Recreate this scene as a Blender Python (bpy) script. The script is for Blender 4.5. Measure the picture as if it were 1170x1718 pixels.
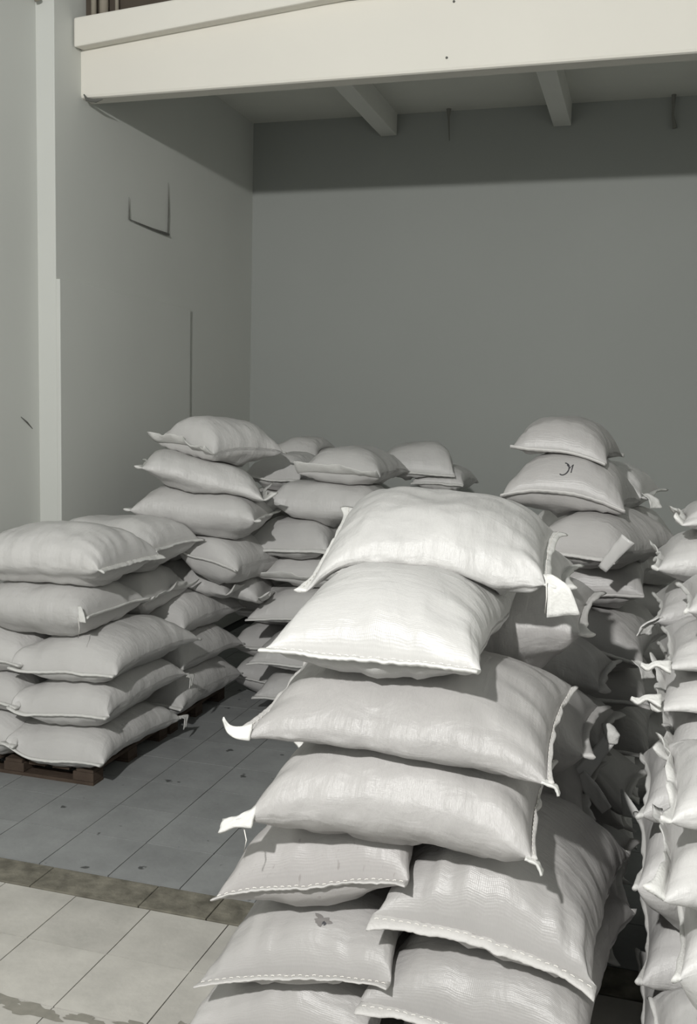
import bpy, math
import numpy as np

for o in list(bpy.data.objects):
    bpy.data.objects.remove(o)
SC = bpy.context.scene
COL = SC.collection

# ------------------------------------------------------------------ camera
from mathutils import Matrix, Vector
cd = bpy.data.cameras.new('camera')
cam = bpy.data.objects.new('camera', cd)
COL.objects.link(cam)
RT = (0.95701192, 0.28904223, 0.0241407)
UP = (-0.05372528, 0.09486129, 0.9940397)
FW = (-0.28502943, 0.95260481, -0.10631226)
cam.matrix_world = Matrix(((RT[0], UP[0], -FW[0], 0), (RT[1], UP[1], -FW[1], 0), (RT[2], UP[2], -FW[2], 1.97), (0, 0, 0, 1)))
cd.sensor_fit = 'VERTICAL'
cd.sensor_height = 36
cd.lens = 1650 / 1718 * 36
cd.clip_start = 0.05
SC.camera = cam

# ------------------------------------------------------------------ light
world = bpy.data.worlds.new('world')
SC.world = world
world.use_nodes = True
bg = world.node_tree.nodes['Background']
bg.inputs[0].default_value = (0.93, 1.0, 0.98, 1)
bg.inputs[1].default_value = 0.20
ld = bpy.data.lights.new('hall_lamp', 'POINT')
ld.energy = 1010
ld.shadow_soft_size = 0.07
ld.color = (1.0, 0.99, 0.965)
lo = bpy.data.objects.new('hall_lamp', ld)
lo.location = (-1.0, -1.2, 3.83)
COL.objects.link(lo)
lo['kind'] = 'helper'

vs = SC.view_settings
vs.view_transform = 'Standard'
vs.look = 'None'
vs.exposure = 0.0
vs.gamma = 1
vs.use_curve_mapping = False

# ------------------------------------------------------------------ materials
def mat(name, color, rough=0.6, spec=0.4, noise=0.0, nscale=3.0, bump=0.0, bscale=40.0):
    m = bpy.data.materials.new(name)
    m.use_nodes = True
    nt = m.node_tree
    b = nt.nodes['Principled BSDF']
    b.inputs['Base Color'].default_value = (*color, 1)
    b.inputs['Roughness'].default_value = rough
    b.inputs['Specular IOR Level'].default_value = spec
    tc = nt.nodes.new('ShaderNodeTexCoord')
    if noise:
        n = nt.nodes.new('ShaderNodeTexNoise')
        n.inputs['Scale'].default_value = nscale
        n.inputs['Detail'].default_value = 6
        nt.links.new(tc.outputs['Object'], n.inputs['Vector'])
        mx = nt.nodes.new('ShaderNodeMix'); mx.data_type = 'RGBA'
        mx.inputs[6].default_value = (*[c * (1 - noise) for c in color], 1)
        mx.inputs[7].default_value = (*[min(1, c * (1 + noise)) for c in color], 1)
        nt.links.new(n.outputs[0], mx.inputs[0])
        nt.links.new(mx.outputs[2], b.inputs['Base Color'])
    if bump:
        n2 = nt.nodes.new('ShaderNodeTexNoise')
        n2.inputs['Scale'].default_value = bscale
        n2.inputs['Detail'].default_value = 5
        nt.links.new(tc.outputs['Object'], n2.inputs['Vector'])
        bp = nt.nodes.new('ShaderNodeBump')
        bp.inputs['Strength'].default_value = bump
        bp.inputs['Distance'].default_value = 0.01
        nt.links.new(n2.outputs[0], bp.inputs['Height'])
        nt.links.new(bp.outputs[0], b.inputs['Normal'])
    return m

def sack_material(name, color, speck=False):
    m = bpy.data.materials.new(name)
    m.use_nodes = True
    nt = m.node_tree; L = nt.links.new; N = nt.nodes.new
    b = nt.nodes['Principled BSDF']
    b.inputs['Roughness'].default_value = 0.37
    b.inputs['Specular IOR Level'].default_value = 0.42
    uv = N('ShaderNodeUVMap')
    # soft uneven tone of the fabric
    n = N('ShaderNodeTexNoise'); n.inputs['Scale'].default_value = 5; n.inputs['Detail'].default_value = 4
    L(uv.outputs[0], n.inputs['Vector'])
    mx = N('ShaderNodeMix'); mx.data_type = 'RGBA'
    mx.inputs[6].default_value = (*[c * 0.92 for c in color], 1)
    mx.inputs[7].default_value = (*[c * 1.06 for c in color], 1)
    L(n.outputs[0], mx.inputs[0])
    oi = N('ShaderNodeObjectInfo')
    mr = N('ShaderNodeMapRange'); mr.inputs[3].default_value = 0.9; mr.inputs[4].default_value = 1.05
    L(oi.outputs['Random'], mr.inputs[0])
    hs = N('ShaderNodeHueSaturation'); L(mr.outputs[0], hs.inputs['Value']); L(mx.outputs[2], hs.inputs['Color'])
    out = hs.outputs[0]
    if speck:
        v = N('ShaderNodeTexNoise'); v.inputs['Scale'].default_value = 55; v.inputs['Detail'].default_value = 2
        L(uv.outputs[0], v.inputs['Vector'])
        r = N('ShaderNodeMapRange'); r.inputs[1].default_value = 0.66; r.inputs[2].default_value = 0.72
        r.inputs[3].default_value = 0; r.inputs[4].default_value = 0.45
        L(v.outputs[0], r.inputs[0])
        m2 = N('ShaderNodeMix'); m2.data_type = 'RGBA'
        L(r.outputs[0], m2.inputs[0]); L(out, m2.inputs[6]); m2.inputs[7].default_value = (0.2, 0.18, 0.17, 1)
        out = m2.outputs[2]
    L(out, b.inputs['Base Color'])
    # woven tapes (fine cross hatch) + crinkle
    w1 = N('ShaderNodeTexWave'); w1.bands_direction = 'X'; w1.inputs['Scale'].default_value = 90; w1.inputs['Distortion'].default_value = 0.6
    w2 = N('ShaderNodeTexWave'); w2.bands_direction = 'Y'; w2.inputs['Scale'].default_value = 90; w2.inputs['Distortion'].default_value = 0.6
    L(uv.outputs[0], w1.inputs['Vector']); L(uv.outputs[0], w2.inputs['Vector'])
    ad = N('ShaderNodeMath'); ad.operation = 'ADD'; L(w1.outputs['Fac'], ad.inputs[0]); L(w2.outputs['Fac'], ad.inputs[1])
    mp = N('ShaderNodeMapping'); mp.inputs['Scale'].default_value = (8, 12, 1)
    L(uv.outputs[0], mp.inputs['Vector'])
    c1 = N('ShaderNodeTexNoise'); c1.inputs['Scale'].default_value = 1.0; c1.inputs['Detail'].default_value = 5; c1.inputs['Distortion'].default_value = 0.7
    L(mp.outputs[0], c1.inputs['Vector'])
    mp2 = N('ShaderNodeMapping'); mp2.inputs['Scale'].default_value = (38, 9, 1)
    L(uv.outputs[0], mp2.inputs['Vector'])
    c2 = N('ShaderNodeTexNoise'); c2.inputs['Scale'].default_value = 1.0; c2.inputs['Detail'].default_value = 4
    L(mp2.outputs[0], c2.inputs['Vector'])
    b1 = N('ShaderNodeBump'); b1.inputs['Strength'].default_value = 0.4; b1.inputs['Distance'].default_value = 0.012
    L(c1.outputs[0], b1.inputs['Height'])
    b2 = N('ShaderNodeBump'); b2.inputs['Strength'].default_value = 0.7; b2.inputs['Distance'].default_value = 0.006
    L(c2.outputs[0], b2.inputs['Height']); L(b1.outputs[0], b2.inputs['Normal'])
    b3 = N('ShaderNodeBump'); b3.inputs['Strength'].default_value = 0.18; b3.inputs['Distance'].default_value = 0.001
    L(ad.outputs[0], b3.inputs['Height']); L(b2.outputs[0], b3.inputs['Normal'])
    L(b3.outputs[0], b.inputs['Normal'])
    return m

def tile_material(name, color, dirt):
    m = mat(name, color, rough=0.5, spec=0.3, bump=0.15, bscale=30)
    nt = m.node_tree; L = nt.links.new; N = nt.nodes.new
    b = nt.nodes['Principled BSDF']
    g = N('ShaderNodeNewGeometry')
    n = N('ShaderNodeTexNoise'); n.inputs['Scale'].default_value = 5; n.inputs['Detail'].default_value = 8; n.inputs['Roughness'].default_value = 0.65
    L(g.outputs['Position'], n.inputs['Vector'])
    mx = N('ShaderNodeMix'); mx.data_type = 'RGBA'
    r = N('ShaderNodeMapRange'); r.inputs[1].default_value = 0.3; r.inputs[2].default_value = 0.7
    L(n.outputs[0], r.inputs[0]); L(r.outputs[0], mx.inputs[0])
    mx.inputs[6].default_value = (*[c * 0.84 for c in color], 1)
    mx.inputs[7].default_value = (*[c * 1.12 for c in color], 1)
    oi = N('ShaderNodeObjectInfo')
    mr = N('ShaderNodeMapRange'); mr.inputs[3].default_value = 0.96; mr.inputs[4].default_value = 1.04
    L(oi.outputs['Random'], mr.inputs[0])
    hs = N('ShaderNodeHueSaturation'); L(mr.outputs[0], hs.inputs['Value']); L(mx.outputs[2], hs.inputs['Color'])
    # small dirt spots
    n2 = N('ShaderNodeTexNoise'); n2.inputs['Scale'].default_value = 9; n2.inputs['Detail'].default_value = 3
    L(g.outputs['Position'], n2.inputs['Vector'])
    r2 = N('ShaderNodeMapRange'); r2.inputs[1].default_value = dirt; r2.inputs[2].default_value = dirt + 0.03
    L(n2.outputs[0], r2.inputs[0])
    m2 = N('ShaderNodeMix'); m2.data_type = 'RGBA'
    L(r2.outputs[0], m2.inputs[0]); L(hs.outputs[0], m2.inputs[6]); m2.inputs[7].default_value = (*[c * 0.3 for c in color], 1)
    L(m2.outputs[2], b.inputs['Base Color'])
    return m

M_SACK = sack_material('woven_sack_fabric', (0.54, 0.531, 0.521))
M_SACK_HALF_DIM = sack_material('woven_sack_fabric_half_dim', (0.48, 0.474, 0.464))  # slightly darkened fabric copy, keeps lamp light on the top sacks from clipping
M_SACK_DIMMED = sack_material('woven_sack_fabric_dimmed', (0.375, 0.364, 0.357))  # darkened fabric copy, offsets strong lamp light on near and column sacks
M_SPECK = sack_material('woven_sack_fabric_speckled', (0.375, 0.360, 0.354), True)  # specks over the fabric tone darkened to offset lamp light
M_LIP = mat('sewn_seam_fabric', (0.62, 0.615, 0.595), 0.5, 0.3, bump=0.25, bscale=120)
M_LIP_DIMMED = mat('sewn_seam_fabric_dimmed', (0.50, 0.488, 0.475), 0.5, 0.3, bump=0.25, bscale=120)  # seam copy darkened along with its sack fabric, against lamp light
M_THREAD = mat('seam_thread', (0.72, 0.70, 0.66), 0.7)
M_INK = mat('ink', (0.04, 0.04, 0.045), 0.6)
M_SMUDGE = mat('grey_smudge', (0.17, 0.16, 0.155), 0.7, noise=0.3, nscale=60)
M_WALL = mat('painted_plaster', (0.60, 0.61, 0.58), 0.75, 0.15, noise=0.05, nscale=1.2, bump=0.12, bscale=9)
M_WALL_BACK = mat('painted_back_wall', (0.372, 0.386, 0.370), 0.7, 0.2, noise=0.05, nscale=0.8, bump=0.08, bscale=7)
M_LINTEL = mat('cream_plaster', (0.74, 0.715, 0.655), 0.7, 0.2, noise=0.03, nscale=2, bump=0.1, bscale=8)
M_CEIL = mat('ceiling_plaster', (0.72, 0.72, 0.67), 0.8, 0.1, noise=0.06, nscale=2, bump=0.1, bscale=10)
M_BEAM = mat('painted_beam', (0.74, 0.74, 0.70), 0.7, 0.2, noise=0.05, nscale=4)
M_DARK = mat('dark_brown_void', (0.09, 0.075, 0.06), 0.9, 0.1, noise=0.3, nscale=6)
M_GROUT = mat('dark_grout', (0.07, 0.072, 0.072), 0.9, 0.1)
M_TILE_D = tile_material('grey_blue_floor_tile', (0.27, 0.278, 0.278), 0.68)
M_TILE_L = tile_material('beige_floor_tile', (0.47, 0.455, 0.42), 0.74)
M_STONE = mat('worn_brown_stone', (0.17, 0.16, 0.13), 0.8, 0.2, noise=0.95, nscale=13, bump=0.6, bscale=30)
M_GRIME = mat('dark_grime', (0.24, 0.23, 0.20), 0.9, 0.1, noise=0.25, nscale=30)
M_WOOD = mat('weathered_pallet_wood', (0.075, 0.055, 0.042), 0.8, 0.2, noise=0.35, nscale=12, bump=0.5, bscale=30)
M_PIPE = mat('dull_pipe', (0.30, 0.27, 0.22), 0.6)
M_HOOK = mat('dull_hook_metal', (0.22, 0.22, 0.20), 0.7)
M_SCRATCH = mat('scratch', (0.12, 0.12, 0.11), 0.8)

# ------------------------------------------------------------------ mesh helpers
def mesh_obj(name, verts, faces, m, parent=None, smooth=False, uvs=None):
    me = bpy.data.meshes.new(name)
    me.from_pydata([tuple(v) for v in np.asarray(verts, float).tolist()], [], [tuple(f) for f in faces])
    if uvs is not None:
        ul = me.uv_layers.new(name='uv')
        li = np.empty(len(me.loops), dtype=np.int32)
        me.loops.foreach_get('vertex_index', li)
        ul.data.foreach_set('uv', np.asarray(uvs, dtype=np.float32)[li].ravel())
    if smooth:
        me.polygons.foreach_set('use_smooth', [True] * len(me.polygons))
    me.materials.append(m)
    me.update()
    o = bpy.data.objects.new(name, me)
    COL.objects.link(o)
    if parent:
        o.parent = parent
    return o

BF = [(0, 3, 2, 1), (4, 5, 6, 7), (0, 1, 5, 4), (1, 2, 6, 5), (2, 3, 7, 6), (3, 0, 4, 7)]
def box_vf(x0, x1, y0, y1, z0, z1):
    return [(x0, y0, z0), (x1, y0, z0), (x1, y1, z0), (x0, y1, z0), (x0, y0, z1), (x1, y0, z1), (x1, y1, z1), (x0, y1, z1)], BF

def bevel(o, wdt, seg=2):
    md = o.modifiers.new('bevel', 'BEVEL'); md.width = wdt; md.segments = seg
    return o

def box(name, x0, x1, y0, y1, z0, z1, m, parent=None, bev=0):
    v, f = box_vf(x0, x1, y0, y1, z0, z1)
    o = mesh_obj(name, v, f, m, parent)
    if bev:
        bevel(o, bev)
    return o

def struct(o, label=None):
    o['kind'] = 'structure'
    if label:
        o['label'] = label
    return o

def tube_vf(pts, r, n=6):
    pts = [Vector(p) for p in pts]
    V = []; F = []
    rs = r if isinstance(r, (list, tuple)) else [r] * len(pts)
    for i, p in enumerate(pts):
        d = (pts[min(i + 1, len(pts) - 1)] - pts[max(i - 1, 0)]).normalized()
        a = d.cross(Vector((0, 0, 1)))
        if a.length < 1e-3:
            a = d.cross(Vector((1, 0, 0)))
        a.normalize(); b = d.cross(a)
        for k in range(n):
            t = 2 * math.pi * k / n
            V.append(p + (a * math.cos(t) + b * math.sin(t)) * rs[i])
    for i in range(len(pts) - 1):
        for k in range(n):
            F.append((i * n + k, i * n + (k + 1) % n, (i + 1) * n + (k + 1) % n, (i + 1) * n + k))
    F.append(tuple(range(n - 1, -1, -1))); F.append(tuple((len(pts) - 1) * n + k for k in range(n)))
    return V, F

# ------------------------------------------------------------------ room
XW = -3.45
fl = struct(box('floor', -3.8, 2.3, -4.5, 8.7, -0.12, -0.012, M_GROUT), 'tiled warehouse floor, grey-blue inside the bay and beige in front')
T = 0.33
tv, tf = box_vf(-0.1628, 0.1628, -0.1628, 0.1628, -0.012, 0.0)
tile_d = tile_l = None
def tile(m, proto, x, y, k):
    if proto is None:
        o = mesh_obj('tile', tv, tf, m, fl)
    else:
        o = proto.copy(); COL.objects.link(o); o.parent = fl
    o.location = (x, y, 0.0004 * math.sin(k * 2.3))
    o.rotation_euler = (0.0012 * math.sin(k * 1.7), 0.0012 * math.cos(k * 2.9), 0.004 * math.sin(k * 4.1))
    return o
k = 0
for i in range(-5, 9):
    for j in range(0, 14):
        k += 1
        x = -1.72 + T * (i + 0.5); y = 3.475 + T * (j + 0.5)
        if y > 8.3:
            continue
        o = tile(M_TILE_D, tile_d, x, y, k)
        tile_d = tile_d or o
for i in range(-6, 6):
    for j in range(-3, 2):
        k += 1
        x = -1.42 + T * (i + 0.5); y = 2.625 + T * (j + 0.5) if j < 1 else 2.955 + T * 0.5
        if j == -0:
            y = 2.625 + T * 0.5
        o = tile(M_TILE_L, tile_l, x, y, k)
        tile_l = tile_l or o
rng = np.random.RandomState(4)
x = -3.7
while x < 1.6:
    w_ = rng.uniform(0.22, 0.5)
    box('stone', x + .002, x + w_ - .002, 3.292, 3.468, -0.012, 0.001 + 0.002 * rng.rand(), M_STONE, fl, 0.003)
    x += w_
# worn grime patches along the joint at the bottom left
def blob(name, cx, cy, rx, ry, z, m, parent, seed, n=28):
    r = np.random.RandomState(seed)
    ph = r.uniform(0, 6.28, 5)
    V = [(cx, cy, z)]
    for i in range(n):
        t = 2 * math.pi * i / n
        q = 1 + .22 * math.sin(3 * t + ph[0]) + .16 * math.sin(5 * t + ph[1]) + .12 * math.sin(9 * t + ph[2])
        V.append((cx + rx * q * math.cos(t), cy + ry * q * math.sin(t), z))
    F = [(0, 1 + i, 1 + (i + 1) % n) for i in range(n)]
    return mesh_obj(name, V, F, m, parent)
for i, (gx, gy, rx, ry) in enumerate([(-1.93, 2.60, .09, .025), (-1.80, 2.585, .10, .03), (-1.62, 2.60, .07, .018), (-1.45, 2.62, .06, .02), (-1.30, 2.66, .03, .03), (-1.22, 2.72, .03, .02)]):
    blob('grime_patch', gx, gy, rx, ry, 0.0016 + i * 0.0004, M_GRIME, fl, i)

wl = struct(box('wall_left', -3.8, -3.605, -4.5, 5.31, 0, 5.2, M_WALL), 'pale grey near left wall')
blv, blf = tube_vf([(-3.603, 5.12, 1.862), (-3.603, 5.18, 1.828), (-3.603, 5.235, 1.79)], [.002, .006, .002], 5)
mesh_obj('scratch', blv, blf, M_SCRATCH, wl)
bay = struct(box('wall_bay', -3.8, XW - 0.03, 5.31, 8.6, 0, 5.2, M_WALL, bev=.004), 'grey left wall of the storage bay, standing proud of the near wall')
box('wall_panel', XW - 0.03, XW, 5.306, 7.10, 0, 2.70, M_WALL, bay, .005)
# hatch cover outline
cv, cf = tube_vf([(XW - .016, 6.17, 3.21), (XW - .014, 6.5, 3.203), (XW - .012, 6.745, 3.205)], [.003, .007, .011], 5)
mesh_obj('crack', cv, cf, M_SCRATCH, bay)
cv, cf = tube_vf([(XW - .018, 6.75, 3.21), (XW - .016, 6.752, 3.35), (XW - .018, 6.75, 3.58)], [.006, .005, .001], 5)
mesh_obj('crack', cv, cf, M_SCRATCH, bay)
cv, cf = tube_vf([(XW - .018, 6.175, 3.21), (XW - .018, 6.175, 3.36)], [.005, .001], 5)
mesh_obj('crack', cv, cf, M_SCRATCH, bay)
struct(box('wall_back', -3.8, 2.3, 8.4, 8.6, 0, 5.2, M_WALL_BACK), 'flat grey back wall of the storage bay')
struct(box('wall_right', 2.1, 2.3, -4.5, 8.6, 0, 5.2, M_WALL))
struct(box('ceiling', -3.6, 2.2, 5.75, 8.5, 4.45, 4.6, M_CEIL), 'low shaded ceiling of the bay behind the lintel')
for bx in (-2.23, -0.78, 0.67):
    struct(box('ceiling_beam', bx - .07, bx + .07, 5.7, 8.38, 4.27, 4.46, M_BEAM, bev=.006))
# lintel
lt = struct(box('lintel', -3.6, 2.2, 5.60, 5.74, 3.84, 4.27, M_LINTEL, bev=.018), 'broad cream lintel beam crossing the top of the photo')
V = [(-3.47, 5.50, 4.11), (2.2, 5.50, 4.59), (2.2, 5.70, 4.61), (-3.47, 5.70, 4.14), (-3.47, 5.50, 4.285), (2.2, 5.50, 4.66), (2.2, 5.70, 4.66), (-3.47, 5.70, 4.285)]
lg = mesh_obj('ledge', V, BF, M_LINTEL, lt)
bevel(lg, .012)
for dx, dz in ((-1.17, 3.91), (-1.14, 4.205)):
    blv, blf = tube_vf([(dx, 5.602, dz), (dx, 5.594, dz)], [.008, .006], 8)
    mesh_obj('nail_hole', blv, blf, M_SCRATCH, lt)
cv, cf = tube_vf([(-3.455, 5.59, 3.86), (-3.44, 5.60, 3.832), (-3.38, 5.605, 3.82), (-3.33, 5.606, 3.826)], [.004, .012, .010, .002], 6)
mesh_obj('crack', cv, cf, M_SCRATCH, lt)
# mezzanine above the lintel
struct(box('mezzanine_edge_blocker', -3.6, 2.2, 5.66, 5.76, 4.265, 4.62, M_DARK))  # mezzanine edge strip, added to block lamp light leaking over the lintel
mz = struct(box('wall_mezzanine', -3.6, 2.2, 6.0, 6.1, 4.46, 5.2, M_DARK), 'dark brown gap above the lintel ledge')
for px_, r_ in ((-3.40, .018), (-3.33, .028), (-3.24, .012)):
    v_, f_ = tube_vf([(px_, 5.62, 4.25), (px_, 5.62, 5.2)], r_, 10)
    t_ = struct(mesh_obj('wall_pipe', v_, f_, M_PIPE, smooth=True), None)
v_, f_ = tube_vf([(-3.56, 5.27, 4.30), (-3.59, 5.2, 4.45), (-3.6, 5.1, 4.7)], .02, 8)
struct(mesh_obj('wall_pipe', v_, f_, M_PIPE, smooth=True))
# little ceiling hook and stain at the back wall
v_, f_ = tube_vf([(-1.71, 8.34, 4.47), (-1.71, 8.34, 4.38), (-1.70, 8.36, 4.2)], [.025, .008, .004], 8)
hk = mesh_obj('ceiling_hook', v_, f_, M_HOOK)
hk['label'] = 'small dark hook hanging from the bay ceiling between the two beams'; hk['category'] = 'hook'
v_, f_ = tube_vf([(0.07, 8.34, 4.48), (0.07, 8.35, 4.3), (0.09, 8.36, 4.2)], [.02, .01, .02], 8)
hk = mesh_obj('ceiling_hook', v_, f_, M_HOOK)
hk['label'] = 'faint dark hook hanging at the top right of the back wall'; hk['category'] = 'hook'

# ------------------------------------------------------------------ pallet
def pallet(x0, x1, y0, y1, label, grp):
    e = bpy.data.objects.new('pallet', None); COL.objects.link(e)
    e.location = (x0, y0, 0)
    e['label'] = label; e['category'] = 'pallet'; e['group'] = grp
    w_, d_ = x1 - x0, y1 - y0
    for i in range(3):
        yy = i * (d_ - .1) / 2
        box('runner', 0, w_, yy, yy + .1, 0, .018, M_WOOD, e, .002)
        for j in range(3):
            xx = j * (w_ - .12) / 2
            box('block', xx, xx + .12, yy, yy + .1, .019, .067, M_WOOD, e, .003)
    for j in range(7):
        xx = j * (w_ - .1) / 6
        box('deck_board', xx, xx + .1, 0, d_, .068, .086, M_WOOD, e, .002)
    return e

pallet(-3.57, -2.62, 4.30, 5.12, 'brown wooden pallet under the front of the left pile', 'pallets under the left pile')
pallet(-3.43, -2.62, 5.16, 5.95, 'brown wooden pallet under the far end of the left pile', 'pallets under the left pile')

# ------------------------------------------------------------------ sacks
def vnoise(x, y, seed):
    """smooth value noise in 2D, -1..1"""
    xi = np.floor(x).astype(np.int64); yi = np.floor(y).astype(np.int64)
    fx = x - xi; fy = y - yi
    fx = fx * fx * (3 - 2 * fx); fy = fy * fy * (3 - 2 * fy)
    def h(a, b):
        n = (a * 374761393 + b * 668265263 + seed * 144269) & 0x7fffffff
        n = ((n ^ (n >> 13)) * 1274126177) & 0x7fffffff
        return ((n ^ (n >> 16)) & 0xffff) / 32767.5 - 1
    return (h(xi, yi) * (1 - fx) + h(xi + 1, yi) * fx) * (1 - fy) + (h(xi, yi + 1) * (1 - fx) + h(xi + 1, yi + 1) * fx) * fy

GS = 0.02
GX0, GY0, GNX, GNY = -3.8, 1.4, 310, 360
HF = np.zeros((GNX, GNY))
# pallet tops
HF[int((-3.57 - GX0) / GS):int((-2.62 - GX0) / GS), int((4.30 - GY0) / GS):int((5.95 - GY0) / GS)] = 0.087

def hsample(x, y, F):
    gx = np.clip((x - GX0) / GS, 0, GNX - 2.001); gy = np.clip((y - GY0) / GS, 0, GNY - 2.001)
    i = gx.astype(int); j = gy.astype(int); fx = gx - i; fy = gy - j
    return (F[i, j] * (1 - fx) + F[i + 1, j] * fx) * (1 - fy) + (F[i, j + 1] * (1 - fx) + F[i + 1, j + 1] * fx) * fy

def splat(x, y, z):
    i = np.clip(((x - GX0) / GS).astype(int), 1, GNX - 2); j = np.clip(((y - GY0) / GS).astype(int), 1, GNY - 2)
    for a in (-1, 0, 1):
        for b in (-1, 0, 1):
            np.maximum.at(HF, (i + a, j + b), z)

def smoothstep(a, b, x):
    t = np.clip((x - a) / (b - a), 0, 1)
    return t * t * (3 - 2 * t)

gaps = {}
def make_sack(idx, kind, cx, cy, z0, yaw, wa, wb, T_, tx, ty, label, o):
    res = o.get('res', 1)
    seed = idx * 17 + 5
    r = np.random.RandomState(seed)
    nu, nph = (84, 88) if res == 2 else (46, 48)
    lipw = o.get('lip', 0.03)
    # local axes: u runs along the sack's length, v across
    end = kind == 'end'
    Lh = (wb if end else wa) / 2 - lipw * 0.8
    Wh = (wa if end else wb) / 2
    e1 = np.array([math.cos(yaw), math.sin(yaw)]); e2 = np.array([-math.sin(yaw), math.cos(yaw)])
    arch = o.get('arch', 0.0); ruf = o.get('ruf', 1.0)
    wob = 0.012

    def mid(u, v):
        s, t = (v, u) if end else (u, v)     # s along e1, t along e2
        x = s * wa / 2; y = t * wb / 2
        z = z0 + tx * x + ty * y + arch * (1 - s ** 2)
        z = z + (0.028 if end else 0.015) * (1 - np.abs(u) ** 4)      # ends sag a little
        z = z + o.get('twist', 0) * s * t + wob * vnoise(u * 1.3 + 3.1, v * 1.3 + seed, seed)
        return z

    def flat(u, v):
        """plan position with concave edges between the corners"""
        uu = u * (1 - 0.055 * (1 - np.clip(np.abs(v), 0, 1) ** 2.2) * np.abs(u) ** 3)
        ww = 0.90 + 0.10 * np.abs(u) ** 4
        L_ = uu * Lh; W_ = v * ww * Wh
        if end:
            a, b = W_, L_
        else:
            a, b = L_, W_
        return cx + e1[0] * a + e2[0] * b, cy + e1[1] * a + e2[1] * b

    un = np.sin(np.linspace(-1, 1, nu) * math.pi / 2 * 0.96) / math.sin(math.pi / 2 * 0.96)
    ph = np.linspace(0, 2 * math.pi, nph, endpoint=False)
    U, P = np.meshgrid(un, ph, indexing='ij')
    c, s = np.cos(P), np.sin(P)
    V = np.sign(c) * np.abs(c) ** 0.9
    Zs = np.sign(s) * np.abs(s) ** 0.92
    prof = (1 - np.abs(U) ** (6 if o.get('blunt') else 4.2) + 1e-9) ** (0.5 if o.get('blunt') else 0.53)
    prof = np.clip(prof, 0.012, 1)
    # lumpy filling
    lump = 1 + 0.07 * vnoise(U * 2.2 + 7, V * 1.8 + 2, seed + 3)
    x, y = flat(U, V)
    m = mid(U, V)
    up = T_ * 0.56 * prof * lump; dn = T_ * 0.44 * prof
    HS = HF.copy()
    for _ in range(3):
        HS[1:-1] = (HS[:-2] + 2 * HS[1:-1] + HS[2:]) / 4
        HS[:, 1:-1] = (HS[:, :-2] + 2 * HS[:, 1:-1] + HS[:, 2:]) / 4
    H = hsample(x, y, HS)
    core = (np.abs(U) < .8) & (np.abs(V) < .75) & (Zs < 0)
    g0 = float(np.percentile((m - dn * np.abs(Zs) - H)[core], 30))
    gaps[label[:50]] = g0
    dn = dn * (1 + np.clip(g0, -.03, 0.12) / (T_ * .44))
    z = m + np.where(Zs > 0, Zs * up, Zs * dn)
    # wrinkles, displaced along an approximate outward direction
    au = np.abs(U)
    pleat = vnoise(V * 9 + 11 + U * 0.8, U * 1.2, seed + 5) * smoothstep(.45, .9, au) * (1 - smoothstep(.97, 1.0, au))
    rip_c = U * Lh / 0.028
    ripple = vnoise(rip_c, V * 1.6 + np.sign(s) * 3, seed + 8)
    rip2 = vnoise(U * Lh / 0.06 + 4, V * 3.5, seed + 9)
    side = smoothstep(.25, .75, np.abs(V)) * (1 - smoothstep(.9, 1, au))
    cr = vnoise(U * 6 + V * 4, V * 7 - U * 3, seed + 12)
    d = ruf * (0.0075 * pleat + side * (0.0028 * ripple + 0.004 * rip2) + 0.003 * cr * (1 - smoothstep(.93, 1, au)))
    nz = Zs; nl = V * np.abs(V)
    z = z + d * nz
    lat = d * nl
    ax = e1 if end else e2
    x = x + ax[0] * lat; y = y + ax[1] * lat
    # rest on what lies below: the whole sack bends over the support, its lower skin is pressed to it
    H = hsample(x, y, HS)
    mir = (-np.arange(nph)) % nph
    lim = T_ * (0.75 - 0.35 * smoothstep(.7, 1, au)) + 0.02
    pen = H + 0.003 - z
    pen = np.where(Zs <= 0, pen, pen[:, mir])            # both skins use the lower skin's value
    push = np.where((pen > 0) & (pen < lim), pen, 0) * 0.9
    for _ in range(22 if res == 2 else 8):
        q_ = push.copy()
        q_[1:-1] = (push[:-2] + 2 * push[1:-1] + push[2:]) / 4
        push = (np.roll(q_, 1, 1) + 2 * q_ + np.roll(q_, -1, 1)) / 4
        push = (push + push[:, mir]) / 2
    zb0 = z[:, mir]
    th0 = np.where(Zs > 0, z - zb0, 0)
    zn = z + push * np.where(Zs > 0, 1 - .6 * np.clip(Zs, 0, 1), 1)
    z = np.where(Zs > 0, np.maximum(zn, zn[:, mir] + .35 * th0), zn)
    gap = z - H
    inner = (1 - smoothstep(.6, .92, au)) * (1 - smoothstep(.6, .92, np.abs(V))) * np.clip(-Zs, 0, 1)
    z = z - np.clip(gap - .002, 0, .03) * inner * (1 - smoothstep(.05, .09, gap))
    z = z + np.clip(-gap, 0, .035) * inner
    top = Zs > 0
    verts = np.stack([x, y, z], -1).reshape(-1, 3)
    # uv in metres around/along
    uvs = np.stack([(U * Lh).ravel(), (P / (2 * math.pi) * 2 * (2 * Wh + T_ * 0.6)).ravel()], -1)
    F = []
    idx_ = np.arange(nu * nph).reshape(nu, nph)
    A = idx_[:-1]; B = idx_[1:]
    quads = np.stack([A, B, np.roll(B, -1, 1), np.roll(A, -1, 1)], -1).reshape(-1, 4)
    F = quads.tolist()
    F.append(idx_[0].tolist()); F.append(idx_[-1][::-1].tolist())
    org = np.array([cx, cy, float(verts[:, 2].min())])
    root = bpy.data.objects.new('sack', None); COL.objects.link(root)
    root.location = org
    root['label'] = label; root['category'] = 'sack'; root['group'] = o.get('grp', 'sacks')
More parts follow.
